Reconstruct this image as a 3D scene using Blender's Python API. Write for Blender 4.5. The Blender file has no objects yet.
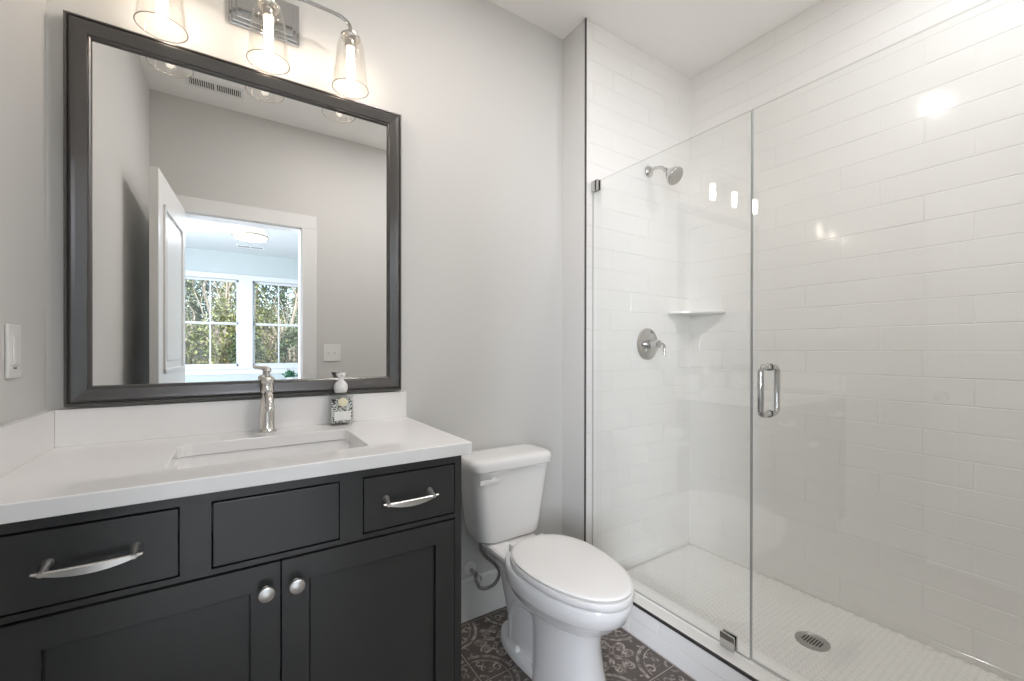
import bpy, bmesh, math, random
from mathutils import Vector, Matrix
S = bpy.context.scene
COL = S.collection
R = math.radians
random.seed(7)

# ------------------------------------------------------------------ camera, world, exposure
cam_d = bpy.data.cameras.new('camera')
cam = bpy.data.objects.new('camera', cam_d)
COL.objects.link(cam)
S.camera = cam
cam_d.sensor_width = 36.0
cam_d.sensor_fit = 'HORIZONTAL'
cam_d.lens = 424.1 / 1024 * 36
cam_d.clip_start = 0.01
cam_d.clip_end = 300
cam_d.shift_y = (350.66 - 340.5) / 1024
cam.location = (0.4266, -1.66, 1.1797)
cam.rotation_euler = (Matrix.Rotation(R(-33.26), 3, 'Z') @ Matrix.Rotation(R(90 - 0.12), 3, 'X') @ Matrix.Rotation(R(0.07), 3, 'Z')).to_euler()

world = bpy.data.worlds.new('world')
S.world = world
world.use_nodes = True
wn = world.node_tree
wn.nodes.clear()
sky = wn.nodes.new('ShaderNodeTexSky')
sky.sky_type = 'NISHITA'
sky.sun_elevation = R(42)
sky.sun_rotation = R(20)
sky.sun_disc = False
sky.air_density = 1.0
sky.dust_density = 2.5
bg = wn.nodes.new('ShaderNodeBackground')
bg.inputs['Strength'].default_value = 0.5
wo = wn.nodes.new('ShaderNodeOutputWorld')
wn.links.new(sky.outputs[0], bg.inputs[0])
wn.links.new(bg.outputs[0], wo.inputs[0])

sun_d = bpy.data.lights.new('sun', 'SUN')
sun_d.energy = 5.0
sun_d.angle = R(4)
sun_d.color = (1.0, 0.95, 0.86)
sun = bpy.data.objects.new('sun', sun_d)
COL.objects.link(sun)
sun.rotation_euler = (R(-48), 0, R(18))      # shines from behind the house onto the trees

S.view_settings.view_transform = 'Standard'
S.view_settings.look = 'None'
S.view_settings.gamma = 1.0
S.view_settings.use_curve_mapping = False
S.view_settings.exposure = 0.2
S.cycles.max_bounces = 14
S.cycles.diffuse_bounces = 10
S.cycles.glossy_bounces = 8
S.cycles.transparent_max_bounces = 24
S.cycles.transmission_bounces = 8
S.cycles.caustics_reflective = False
S.cycles.caustics_refractive = False
S.cycles.sample_clamp_indirect = 6.0

CEIL_L = (10.2, 9.6, 9.4)        # bathroom ceiling light, red-green-blue watts
SHOWER_FILL_L = (5.8, 5.9, 6.2)         # added unseen fill lamp that brightens the shower
BULB_L = (34.0, 29.3, 24.6)        # vanity bulb emission
BED_L = (24.0, 26.0, 30.0)         # bedroom ceiling light
BED_FILL_L = (185.0, 197.0, 224.0)      # added fill light set in a made-up bedroom side window


def lamp(name, kind, loc, rgb, size=0.1):
    d = bpy.data.lights.new(name, kind)
    d.energy = max(max(rgb), 1e-6)
    d.color = [c / d.energy for c in rgb]
    if kind == 'AREA':
        d.shape = 'DISK'
        d.size = size
    else:
        d.shadow_soft_size = size
    o = bpy.data.objects.new(name, d)
    COL.objects.link(o)
    o.location = loc
    return o


lamp('ceiling_lamp', 'AREA', (1.10, -0.875, 2.738), CEIL_L, 0.085)
lamp('shower_fill_lamp', 'AREA', (2.06, -1.42, 2.738), SHOWER_FILL_L, 0.085)  # added fill over the shower, out of view
lamp('bedroom_lamp', 'AREA', (0.585, -4.05, 2.445), BED_L, 0.32)
bed_fill = lamp('bedroom_fill_light', 'AREA', (-1.64, -3.85, 1.55), BED_FILL_L, 1.2)  # added fill light shining in from the side opening
bed_fill.data.shape = 'RECTANGLE'
bed_fill.data.size = 1.3
bed_fill.data.size_y = 1.4
bed_fill.rotation_euler = (R(90), 0, R(-90))


# ------------------------------------------------------------------ materials
def mat(name, color, rough=0.5, metal=0.0, spec=0.5, coat=0.0, emit=None, emit_s=0.0):
    m = bpy.data.materials.new(name)
    m.use_nodes = True
    b = m.node_tree.nodes['Principled BSDF']
    b.inputs['Base Color'].default_value = (*color, 1)
    b.inputs['Roughness'].default_value = rough
    b.inputs['Metallic'].default_value = metal
    b.inputs['Specular IOR Level'].default_value = spec
    b.inputs['Coat Weight'].default_value = coat
    if emit:
        b.inputs['Emission Color'].default_value = (*emit, 1)
        b.inputs['Emission Strength'].default_value = emit_s
    return m


def noisy(m, scale=8.0, amount=0.06, bump=0.0, bump_scale=200.0, stretch=None):
    """small procedural variation of colour and a fine bump"""
    nt = m.node_tree
    b = nt.nodes['Principled BSDF']
    tc = nt.nodes.new('ShaderNodeTexCoord')
    src = tc.outputs['Object']
    if stretch:
        mp = nt.nodes.new('ShaderNodeMapping')
        mp.inputs['Scale'].default_value = stretch
        nt.links.new(src, mp.inputs['Vector'])
        src = mp.outputs['Vector']
    n = nt.nodes.new('ShaderNodeTexNoise')
    n.inputs['Scale'].default_value = scale
    n.inputs['Detail'].default_value = 5
    nt.links.new(src, n.inputs['Vector'])
    c = b.inputs['Base Color'].default_value[:]
    rp = nt.nodes.new('ShaderNodeMix')
    rp.data_type = 'RGBA'
    rp.inputs['A'].default_value = (*[v * (1 - amount) for v in c[:3]], 1)
    rp.inputs['B'].default_value = (*[min(1, v * (1 + amount)) for v in c[:3]], 1)
    nt.links.new(n.outputs['Fac'], rp.inputs['Factor'])
    nt.links.new(rp.outputs['Result'], b.inputs['Base Color'])
    if bump:
        n2 = nt.nodes.new('ShaderNodeTexNoise')
        n2.inputs['Scale'].default_value = bump_scale
        nt.links.new(src, n2.inputs['Vector'])
        bp = nt.nodes.new('ShaderNodeBump')
        bp.inputs['Strength'].default_value = bump
        bp.inputs['Distance'].default_value = 0.002
        nt.links.new(n2.outputs['Fac'], bp.inputs['Height'])
        nt.links.new(bp.outputs['Normal'], b.inputs['Normal'])
    return m


def glass_mat(name, tint=(0.985, 0.99, 0.985), ior=1.45, gloss_col=(1, 1, 1), extra=0.0):
    """clear pane: passes light straight through and mirrors by Fresnel"""
    m = bpy.data.materials.new(name)
    m.use_nodes = True
    nt = m.node_tree
    nt.nodes.clear()
    out = nt.nodes.new('ShaderNodeOutputMaterial')
    tr = nt.nodes.new('ShaderNodeBsdfTransparent')
    tr.inputs[0].default_value = (*tint, 1)
    gl = nt.nodes.new('ShaderNodeBsdfGlossy')
    gl.inputs['Color'].default_value = (*gloss_col, 1)
    gl.inputs['Roughness'].default_value = 0.0
    fr = nt.nodes.new('ShaderNodeFresnel')
    ge = nt.nodes.new('ShaderNodeNewGeometry')          # same mirroring from either side of the sheet
    ir = nt.nodes.new('ShaderNodeMix')
    ir.inputs['A'].default_value = ior
    ir.inputs['B'].default_value = 1 / ior
    nt.links.new(ge.outputs['Backfacing'], ir.inputs['Factor'])
    nt.links.new(ir.outputs['Result'], fr.inputs['IOR'])
    fac = fr.outputs[0]
    if extra:
        ad = nt.nodes.new('ShaderNodeMath')
        ad.operation = 'ADD'
        ad.inputs[1].default_value = extra
        nt.links.new(fac, ad.inputs[0])
        fac = ad.outputs[0]
    mx = nt.nodes.new('ShaderNodeMixShader')
    nt.links.new(fac, mx.inputs[0])
    nt.links.new(tr.outputs[0], mx.inputs[1])
    nt.links.new(gl.outputs[0], mx.inputs[2])
    nt.links.new(mx.outputs[0], out.inputs['Surface'])
    return m


M = {}
M['paint'] = noisy(mat('wall_paint', (0.645, 0.637, 0.615), 0.75, spec=0.25), 3, 0.015, 0.08, 350)
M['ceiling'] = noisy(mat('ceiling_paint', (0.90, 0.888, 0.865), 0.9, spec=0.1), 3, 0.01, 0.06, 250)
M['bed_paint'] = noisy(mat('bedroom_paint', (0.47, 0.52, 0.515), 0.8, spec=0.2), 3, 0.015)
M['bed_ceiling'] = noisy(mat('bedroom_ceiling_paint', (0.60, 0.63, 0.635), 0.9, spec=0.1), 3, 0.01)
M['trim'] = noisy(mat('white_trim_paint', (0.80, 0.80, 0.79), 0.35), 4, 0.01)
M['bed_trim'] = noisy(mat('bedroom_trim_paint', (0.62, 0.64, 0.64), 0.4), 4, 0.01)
M['tile'] = noisy(mat('white_glazed_tile', (0.825, 0.812, 0.785), 0.08), 2.5, 0.02)
M['grout'] = noisy(mat('tile_grout', (0.775, 0.76, 0.73), 0.85), 60, 0.05)
M['mosaic'] = noisy(mat('white_mosaic', (0.82, 0.805, 0.775), 0.25), 9, 0.03)
M['mosaic_grout'] = noisy(mat('mosaic_grout', (0.62, 0.605, 0.57), 0.85), 60, 0.05)
M['quartz'] = noisy(mat('white_quartz', (0.83, 0.815, 0.80), 0.09), 5, 0.015)
M['curb_stone'] = noisy(mat('white_curb_stone', (0.84, 0.825, 0.79), 0.2), 30, 0.03)
M['porcelain'] = noisy(mat('white_porcelain', (0.81, 0.80, 0.785), 0.06, coat=0.3), 3, 0.008)
M['seat_plastic'] = noisy(mat('white_seat_plastic', (0.80, 0.785, 0.765), 0.18), 3, 0.008)
M['plastic'] = noisy(mat('white_plastic', (0.80, 0.79, 0.77), 0.3), 3, 0.01)
M['cabinet'] = noisy(mat('charcoal_cabinet_paint', (0.036, 0.0360, 0.035), 0.29, spec=0.5), 6, 0.10, 0.03, 60, (1, 1, 0.2))
M['gap'] = noisy(mat('dark_interior', (0.012, 0.012, 0.012), 0.8), 6, 0.1)
M['frame'] = noisy(mat('pewter_frame', (0.118, 0.112, 0.108), 0.29, 0.7), 14, 0.10, 0.03, 90, (1, 1, 1))
M['mirror'] = noisy(mat('silvered_glass', (0.93, 0.935, 0.93), 0.0, 1.0), 1, 0.002)
M['chrome'] = noisy(mat('chrome', (0.60, 0.595, 0.585), 0.08, 1.0), 10, 0.02)
M['nickel'] = noisy(mat('polished_nickel', (0.74, 0.71, 0.67), 0.16, 1.0), 10, 0.03)
M['satin_nickel'] = noisy(mat('satin_nickel', (0.80, 0.785, 0.76), 0.33, 1.0), 10, 0.03)
M['dark_steel'] = noisy(mat('dark_steel_edge', (0.13, 0.125, 0.12), 0.4, 0.9), 20, 0.06)
M['drain_steel'] = noisy(mat('brushed_drain_steel', (0.46, 0.45, 0.43), 0.35, 1.0), 30, 0.06)
M['hose'] = mat('braided_hose', (0.33, 0.33, 0.33), 0.35, 0.9)
M['slot'] = noisy(mat('dark_slot', (0.06, 0.055, 0.05), 0.7), 20, 0.1)
M['vent_dark'] = noisy(mat('vent_shadow_metal', (0.30, 0.29, 0.28), 0.7), 20, 0.05)
M['glass'] = glass_mat('shower_glass', (0.985, 0.99, 0.985), 1.53)
M['glass_edge'] = mat('glass_edge', (0.47, 0.48, 0.46), 0.15)
M['glass_top'] = glass_mat('polished_glass_top', (0.80, 0.81, 0.79))
M['pane'] = glass_mat('window_glass')
M['shade_glass'] = glass_mat('lamp_glass', (0.965, 0.96, 0.95), 1.5)
M['shade_rim'] = mat('lamp_glass_rim', (0.42, 0.38, 0.33), 0.1)
M['bulb'] = mat('glowing_bulb', (1, 0.95, 0.85), 0.3, emit=[c / max(max(BULB_L), 1e-6) for c in BULB_L], emit_s=max(BULB_L))
M['diffuser'] = mat('lit_diffuser', (0.9, 0.9, 0.88), 0.5, emit=(1.0, 0.96, 0.9), emit_s=6)
M['drum'] = mat('lit_linen_shade', (0.85, 0.82, 0.78), 0.8, emit=(1.0, 0.93, 0.86), emit_s=0.25)
M['drum_diffuser'] = mat('lit_acrylic', (0.9, 0.9, 0.88), 0.5, emit=(1.0, 0.97, 0.92), emit_s=0.9)
M['brass'] = noisy(mat('brass_band', (0.55, 0.42, 0.30), 0.3, 1.0), 20, 0.05)
M['floor_tile'] = noisy(mat('brown_floor_tile', (0.105, 0.085, 0.074), 0.36), 16, 0.38, 0.05, 60)
M['floor_grout'] = noisy(mat('floor_grout', (0.50, 0.46, 0.42), 0.85), 50, 0.15)
M['carpet'] = noisy(mat('carpet', (0.52, 0.50, 0.47), 0.95, spec=0.1), 120, 0.15, 0.4, 300)
M['bark'] = noisy(mat('grey_bark', (0.30, 0.27, 0.23), 0.9), 12, 0.3, 0.4, 30, (1, 1, 0.2))
M['leaf_olive'] = noisy(mat('olive_leaves', (0.25, 0.29, 0.11), 0.6), 1.7, 0.25)
M['leaf_dark'] = noisy(mat('dark_green_leaves', (0.11, 0.17, 0.095), 0.55), 1.9, 0.25)
M['leaf_grey'] = noisy(mat('grey_green_leaves', (0.25, 0.30, 0.20), 0.6), 1.5, 0.25)
M['twig'] = noisy(mat('pale_twigs', (0.36, 0.33, 0.28), 0.8), 10, 0.2)
M['litter'] = noisy(mat('leaf_litter', (0.26, 0.20, 0.15), 0.95), 6, 0.5, 0.6, 20)
M['plant_leaf'] = noisy(mat('houseplant_leaves', (0.05, 0.16, 0.085), 0.4), 20, 0.3)
M['white_pot'] = noisy(mat('white_ceramic', (0.78, 0.80, 0.80), 0.3), 8, 0.02)
M['table_paint'] = noisy(mat('white_table_paint', (0.78, 0.80, 0.80), 0.4), 8, 0.02)
M['cream'] = noisy(mat('cream_medallion', (0.78, 0.72, 0.52), 0.5), 120, 0.12)
M['label'] = noisy(mat('white_paper_label', (0.78, 0.78, 0.75), 0.6), 260, 0.14)
M['clear'] = glass_mat('clear_bottle_glass', (0.93, 0.94, 0.93), 1.45)


def scroll_material():
    """worn pale glaze for the ornament printed on the floor tiles"""
    m = mat('pale_scroll_glaze', (0.26, 0.215, 0.185), 0.4)
    nt = m.node_tree
    b = nt.nodes['Principled BSDF']
    tc = nt.nodes.new('ShaderNodeTexCoord')
    n = nt.nodes.new('ShaderNodeTexNoise')
    n.inputs['Scale'].default_value = 38
    n.inputs['Detail'].default_value = 6
    nt.links.new(tc.outputs['Object'], n.inputs['Vector'])
    r = nt.nodes.new('ShaderNodeValToRGB')
    r.color_ramp.elements[0].position = 0.36
    r.color_ramp.elements[0].color = (0.125, 0.104, 0.092, 1)
    r.color_ramp.elements[1].position = 0.66
    r.color_ramp.elements[1].color = (0.50, 0.44, 0.39, 1)
    nt.links.new(n.outputs['Fac'], r.inputs['Fac'])
    nt.links.new(r.outputs['Color'], b.inputs['Base Color'])
    return m


def floral_material():
    """black and white speckled print wrapped round the soap bottle"""
    m = mat('black_white_floral_print', (0.5, 0.5, 0.5), 0.25)
    nt = m.node_tree
    b = nt.nodes['Principled BSDF']
    tc = nt.nodes.new('ShaderNodeTexCoord')
    v = nt.nodes.new('ShaderNodeTexVoronoi')
    v.inputs['Scale'].default_value = 170
    n = nt.nodes.new('ShaderNodeTexNoise')
    n.inputs['Scale'].default_value = 190
    n.inputs['Detail'].default_value = 3
    nt.links.new(tc.outputs['Object'], v.inputs['Vector'])
    nt.links.new(tc.outputs['Object'], n.inputs['Vector'])
    mu = nt.nodes.new('ShaderNodeMath')
    mu.operation = 'MULTIPLY'
    nt.links.new(v.outputs['Distance'], mu.inputs[0])
    nt.links.new(n.outputs['Fac'], mu.inputs[1])
    r = nt.nodes.new('ShaderNodeValToRGB')
    r.color_ramp.elements[0].position = 0.24
    r.color_ramp.elements[0].color = (0.74, 0.75, 0.72, 1)
    r.color_ramp.elements[1].position = 0.37
    r.color_ramp.elements[1].color = (0.015, 0.015, 0.018, 1)
    nt.links.new(mu.outputs[0], r.inputs['Fac'])
    nt.links.new(r.outputs['Color'], b.inputs['Base Color'])
    return m


def hose_bump():
    nt = M['hose'].node_tree
    b = nt.nodes['Principled BSDF']
    tc = nt.nodes.new('ShaderNodeTexCoord')
    w = nt.nodes.new('ShaderNodeTexWave')
    w.inputs['Scale'].default_value = 180
    w.inputs['Distortion'].default_value = 3
    bp = nt.nodes.new('ShaderNodeBump')
    bp.inputs['Strength'].default_value = 0.5
    bp.inputs['Distance'].default_value = 0.001
    nt.links.new(tc.outputs['Object'], w.inputs['Vector'])
    nt.links.new(w.outputs['Fac'], bp.inputs['Height'])
    nt.links.new(bp.outputs['Normal'], b.inputs['Normal'])


hose_bump()
M['scroll'] = scroll_material()
M['floral'] = floral_material()


# ------------------------------------------------------------------ mesh helpers
def new():
    return bmesh.new()


def box(bm, x0, x1, y0, y1, z0, z1, bevel=0.0, seg=2, mi=0):
    vs = [bm.verts.new(p) for p in ((x0, y0, z0), (x1, y0, z0), (x1, y1, z0), (x0, y1, z0),
                                    (x0, y0, z1), (x1, y0, z1), (x1, y1, z1), (x0, y1, z1))]
    fs = [bm.faces.new([vs[i] for i in f]) for f in
          ((3, 2, 1, 0), (4, 5, 6, 7), (0, 1, 5, 4), (1, 2, 6, 5), (2, 3, 7, 6), (3, 0, 4, 7))]
    for f in fs:
        f.material_index = mi
    if bevel:
        es = list({e for f in fs for e in f.edges})
        r = bmesh.ops.bevel(bm, geom=es, offset=bevel, segments=seg, profile=0.5, affect='EDGES')
        for f in r['faces']:
            f.material_index = mi
    return bm


def frame_to(d):
    d = Vector(d).normalized()
    a = Vector((0, 0, 1)) if abs(d.z) < 0.9 else Vector((1, 0, 0))
    u = d.cross(a).normalized()
    return u, d.cross(u).normalized()


def lathe(bm, prof, origin=(0, 0, 0), axis=(0, 0, 1), n=32, cap0=True, cap1=True, mi=0):
    """prof = list of (radius, height along axis)"""
    o = Vector(origin)
    d = Vector(axis).normalized()
    u, v = frame_to(d)
    rings = []
    for r, h in prof:
        if r < 1e-6:
            rings.append([bm.verts.new(o + d * h)])
        else:
            rings.append([bm.verts.new(o + d * h + (u * math.cos(2 * math.pi * k / n) + v * math.sin(2 * math.pi * k / n)) * r) for k in range(n)])
    for a, b in zip(rings, rings[1:]):
        for k in range(n):
            k2 = (k + 1) % n
            if len(a) == 1 and len(b) == 1:
                continue
            if len(a) == 1:
                f = bm.faces.new((a[0], b[k], b[k2]))
            elif len(b) == 1:
                f = bm.faces.new((a[k], a[k2], b[0]))
            else:
                f = bm.faces.new((a[k], a[k2], b[k2], b[k]))
            f.material_index = mi
    if cap0 and len(rings[0]) > 1:
        bm.faces.new(list(reversed(rings[0]))).material_index = mi
    if cap1 and len(rings[-1]) > 1:
        bm.faces.new(rings[-1]).material_index = mi
    return bm


def smooth_path(pts, n=8):
    P = [Vector(p) for p in pts]
    P = [P[0] * 2 - P[1]] + P + [P[-1] * 2 - P[-2]]
    out = []
    for i in range(1, len(P) - 2):
        for k in range(n):
            t = k / n
            a, b, c, d = P[i - 1], P[i], P[i + 1], P[i + 2]
            out.append(0.5 * ((2 * b) + (c - a) * t + (2 * a - 5 * b + 4 * c - d) * t * t + (3 * b - a - 3 * c + d) * t ** 3))
    out.append(P[-2])
    return out


def tube(bm, pts, r, n=12, mi=0, closed=False):
    P = [Vector(p) for p in pts]
    N = len(P)
    rad = r if isinstance(r, (list, tuple)) else [r] * N
    rings = []
    u = None
    for i, p in enumerate(P):
        if closed:
            d = P[(i + 1) % N] - P[i - 1]
        else:
            d = P[min(i + 1, N - 1)] - P[max(i - 1, 0)]
        d.normalize()
        if u is None:
            u, v = frame_to(d)
        else:
            u = (u - d * u.dot(d)).normalized()
            v = d.cross(u)
        rings.append([bm.verts.new(p + (u * math.cos(2 * math.pi * k / n) + v * math.sin(2 * math.pi * k / n)) * rad[i]) for k in range(n)])
    pairs = list(zip(rings, rings[1:])) + ([(rings[-1], rings[0])] if closed else [])
    for a, b in pairs:
        for k in range(n):
            bm.faces.new((a[k], a[(k + 1) % n], b[(k + 1) % n], b[k])).material_index = mi
    if not closed:
        bm.faces.new(list(reversed(rings[0]))).material_index = mi
        bm.faces.new(rings[-1]).material_index = mi
    return bm


def loft(bm, rings, cap0=True, cap1=True, mi=0):
    R_ = [[bm.verts.new(p) for p in ring] for ring in rings]
    n = len(R_[0])
    for a, b in zip(R_, R_[1:]):
        for k in range(n):
            bm.faces.new((a[k], a[(k + 1) % n], b[(k + 1) % n], b[k])).material_index = mi
    if cap0:
        bm.faces.new(list(reversed(R_[0]))).material_index = mi
    if cap1:
        bm.faces.new(R_[-1]).material_index = mi
    return bm


def prism(bm, poly, z0, z1, mi=0):
    """poly = list of (x, y), counter-clockwise"""
    return loft(bm, [[(x, y, z0) for x, y in poly], [(x, y, z1) for x, y in poly]], mi=mi)


def rrect(x0, x1, y0, y1, r, z, n=6):
    """rounded rectangle ring, counter-clockwise; r may be one radius or four (from x0y0 round)"""
    rs = r if isinstance(r, (list, tuple)) else [r] * 4
    out = []
    for (cx, cy, a0), q in zip(((x0, y0, 180), (x1, y0, 270), (x1, y1, 0), (x0, y1, 90)), rs):
        q = max(q, 1e-4)
        ox = cx + (q if cx == x0 else -q)
        oy = cy + (q if cy == y0 else -q)
        for k in range(n + 1):
            a = R(a0 + 90 * k / n)
            out.append((ox + q * math.cos(a), oy + q * math.sin(a), z))
    return out


def egg(cx, yb, yf, hw, z, n=56, split=0.42, back_pow=2.6, front_pow=2.05):
    """toilet outline: blunt end at yb, rounded nose at yf (yf < yb)"""
    yc = yb + (yf - yb) * split
    out = []
    for k in range(n):
        a = 2 * math.pi * k / n
        c, s = math.cos(a), math.sin(a)
        p = back_pow if s > 0 else front_pow
        x = math.copysign(abs(c) ** (2 / p), c) * hw
        y = math.copysign(abs(s) ** (2 / p), s) * ((yb - yc) if s > 0 else (yc - yf))
        out.append((cx + x, yc + y, z))
    return out


def finish(bm, smooth=None):
    bmesh.ops.recalc_face_normals(bm, faces=bm.faces)
    if smooth is not None:
        for f in bm.faces:
            f.smooth = True
        for e in bm.edges:
            if len(e.link_faces) == 2:
                e.smooth = e.calc_face_angle(0) < R(smooth)


def wloc(o):
    v = Vector((0, 0, 0))
    while o:
        v += o.location
        o = o.parent
    return v


def obj(name, bm, mats, parent=None, smooth=None, origin=None):
    """link a bmesh given in world coordinates as ONE object"""
    finish(bm, smooth)
    if parent is not None:
        off = wloc(parent)
    elif origin is not None:
        off = Vector(origin)
    else:
        off = Vector((0, 0, 0))
    bmesh.ops.translate(bm, verts=bm.verts, vec=-off)
    me = bpy.data.meshes.new(name)
    bm.to_mesh(me)
    bm.free()
    for m in (mats if isinstance(mats, (list, tuple)) else [mats]):
        me.materials.append(m)
    o = bpy.data.objects.new(name, me)
    COL.objects.link(o)
    if parent is not None:
        o.parent = parent
    else:
        o.location = off
    return o


def tag(o, label, cat, group=None, kind=None):
    o['label'] = label
    o['category'] = cat
    if group:
        o['group'] = group
    if kind:
        o['kind'] = kind
    return o


def thing(name, label, cat, loc, group=None, kind=None):
    o = bpy.data.objects.new(name, None)
    o.empty_display_size = 0.1
    COL.objects.link(o)
    o.location = loc
    return tag(o, label, cat, group, kind)


def struct(name, bm, mats, label, cat, parent=None, smooth=None):
    o = obj(name, bm, mats, parent, smooth)
    if parent is None:
        tag(o, label, cat, kind='structure')
    return o


# ------------------------------------------------------------------ measured plan
H = 2.7525            # ceiling
XR = 1.8214           # return of the furred shower wall
YP = -0.168           # plumbing wall face
XW = 2.639            # tiled side wall
YF = -1.71            # wall behind the camera, bathroom side
YB = -1.83            # same wall, bedroom side
DX0, DX1, DZ = 0.115, 0.834, 2.045    # doorway
CX0, CX1 = 1.804, 1.942               # shower curb
CZ = 0.1425
SZ = 0.0588           # shower floor
WY = -6.60            # bedroom window wall
BX0, BX1 = -1.6, 3.4

# ------------------------------------------------------------------ room shell
struct('floor', box(new(), -0.12, CX0 + 0.01, YB, 0.12, -0.12, -0.0009), M['floor_grout'],
       'brown ornamental tile floor of the bathroom', 'floor')
struct('ceiling', box(new(), -0.12, XW + 0.13, YB + 0.001, 0.12, H, H + 0.12), M['ceiling'],
       'white bathroom ceiling', 'ceiling')
struct('wall_left', box(new(), -0.12, 0, YF, 0.0, 0, H), M['paint'], 'light grey wall left of the vanity', 'wall')
struct('wall_back', box(new(), -0.12, XW + 0.13, 0, 0.12, 0, H), M['paint'], 'light grey wall behind mirror and toilet', 'wall')
struct('wall_plumbing', box(new(), XR, XW + 0.009, YP + 0.009, -0.0001, 0, H), M['paint'],
       'thick white tiled shower wall that carries the shower head', 'wall')
struct('wall_right', box(new(), XW + 0.009, XW + 0.13, YF, 0, 0, H), M['paint'], 'white tiled long wall of the shower', 'wall')
b = new()
box(b, -0.12, DX0, YB, YF, 0, H)
box(b, DX1, XW + 0.13, YB, YF, 0, H)
box(b, DX0, DX1, YB, YF, DZ, H)
struct('wall_front', b, M['paint'], 'greige wall with the doorway, seen in the mirror', 'wall')


# glazed wall tiles, 1/3 running bond, each tile pillowed a little above its grout bed
def tile_field(bm, P0, U, length, z0, z1, nrm, joint_at):
    P0, U, N = Vector(P0), Vector(U), Vector(nrm)
    th, tl, g = 0.0995, 0.400, 0.0022
    ch, dep = 0.0016, 0.0014
    rnd = random.Random(3)
    q = [P0 + Vector((0, 0, z)) + U * s for z, s in ((z0, 0), (z0, length), (z1, length), (z1, 0))]
    vs = [bm.verts.new(p) for p in q]
    bm.faces.new(vs).material_index = 1
    r0 = math.floor((z0 - 1.176) / th)
    r1 = math.ceil((z1 - 1.176) / th)
    for r in range(r0, r1):
        a, c = max(z0, 1.176 + r * th) + g / 2, min(z1, 1.176 + (r + 1) * th) - g / 2
        if c - a < 0.012:
            continue
        ph = joint_at(r) % tl
        k = -1
        while ph + k * tl < length:
            s0, s1 = max(0, ph + k * tl) + g / 2, min(length, ph + (k + 1) * tl) - g / 2
            k += 1
            if s1 - s0 < 0.012:
                continue
            t = [rnd.uniform(-0.00045, 0.00045) for _ in range(4)]
            base = [P0 + U * s + Vector((0, 0, z)) for s, z in ((s0, a), (s1, a), (s1, c), (s0, c))]
            top = [P0 + U * s + Vector((0, 0, z)) + N * (dep + e) for (s, z), e in
                   zip(((s0 + ch, a + ch), (s1 - ch, a + ch), (s1 - ch, c - ch), (s0 + ch, c - ch)), t)]
            B_ = [bm.verts.new(p) for p in base]
            T_ = [bm.verts.new(p) for p in top]
            bm.faces.new(T_)
            for i in range(4):
                bm.faces.new((B_[i], B_[(i + 1) % 4], T_[(i + 1) % 4], T_[i]))
    return bm


b = tile_field(new(), (XW + 0.002, YP + 0.006, 0), (0, -1, 0), YP + 0.006 - YF, SZ - 0.01, H, (-1, 0, 0), lambda r: (1.032 + YP + 0.006) - r * 0.13333)
struct('tile_face', b, [M['tile'], M['grout']], '', '', bpy.data.objects['wall_right'])
b = tile_field(new(), (XR, YP + 0.002, 0), (1, 0, 0), XW + 0.004 - XR, SZ - 0.01, H, (0, -1, 0), lambda r: 0.05 + r * 0.13333)
struct('tile_face', b, [M['tile'], M['grout']], '', '', bpy.data.objects['wall_plumbing'])
b = tile_field(new(), (XR + 0.01, YF + 0.001, 0), (1, 0, 0), XW + 0.004 - XR - 0.01, SZ - 0.01, H, (0, 1, 0), lambda r: 0.2 + r * 0.13333)
struct('tile_face', b, [M['tile'], M['grout']], '', '', bpy.data.objects['wall_front'])
struct('corner_edge', box(new(), XR - 0.002, XR + 0.0035, YP - 0.003, YP + 0.004, 0, H), M['dark_steel'], '', '',
       bpy.data.objects['wall_plumbing'])

# shower floor: white hexagon mosaic
b = new()
box(b, CX1 - 0.02, XW + 0.008, YF, YP + 0.008, 0.0, SZ - 0.0012, mi=1)
hr = 0.0135
dx, dy = hr * math.sqrt(3), hr * 1.5
j = 0
y = YF + 0.016
while y < YP - 0.012:
    x = CX1 + 0.012 + (dx / 2 if j % 2 else 0)
    while x < XW - 0.012:
        lo = [b.verts.new((x + (hr - .0009) * math.cos(R(30 + 60 * k)), y + (hr - .0009) * math.sin(R(30 + 60 * k)), SZ - .0012)) for k in range(6)]
        hi = [b.verts.new((x + (hr - .0022) * math.cos(R(30 + 60 * k)), y + (hr - .0022) * math.sin(R(30 + 60 * k)), SZ)) for k in range(6)]
        b.faces.new(hi)
        for k in range(6):
            b.faces.new((lo[k], lo[(k + 1) % 6], hi[(k + 1) % 6], hi[k]))
        x += dx
    y += dy
    j += 1
struct('floor_shower', b, [M['mosaic'], M['mosaic_grout']], 'white hexagon mosaic floor of the shower', 'shower floor')

# shower curb
b = new()
box(b, CX0 + 0.004, CX1 - 0.004, YF, YP + 0.0, 0, CZ - 0.016)
cb = struct('trim_1', b, M['grout'], 'white curb under the shower glass with a dark metal edge', 'shower curb')
b = new()
yy = YP
for zz in ((0.002, 0.070), (0.072, CZ - 0.0165)):
    y0 = YP - 0.004
    k = 0
    while y0 > YF + 0.02:
        y1 = max(YF, y0 - (0.60 if k else (0.28 if zz[0] < .05 else 0.43)))
        box(b, CX0, CX0 + 0.005, y1 + 0.001, y0 - 0.001, zz[0], zz[1], 0.001, 1)
        y0 = y1
        k += 1
struct('face_tile', b, M['tile'], '', '', cb)
struct('stone_cap', box(new(), CX0 + 0.003, CX1, YF, YP, CZ - 0.016, CZ, 0.002), M['curb_stone'], '', '', cb)
struct('metal_edge', box(new(), CX0 - 0.002, CX0 + 0.004, YF, YP, CZ - 0.014, CZ - 0.002, 0.001, 1), M['dark_steel'], '', '', cb)
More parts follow.
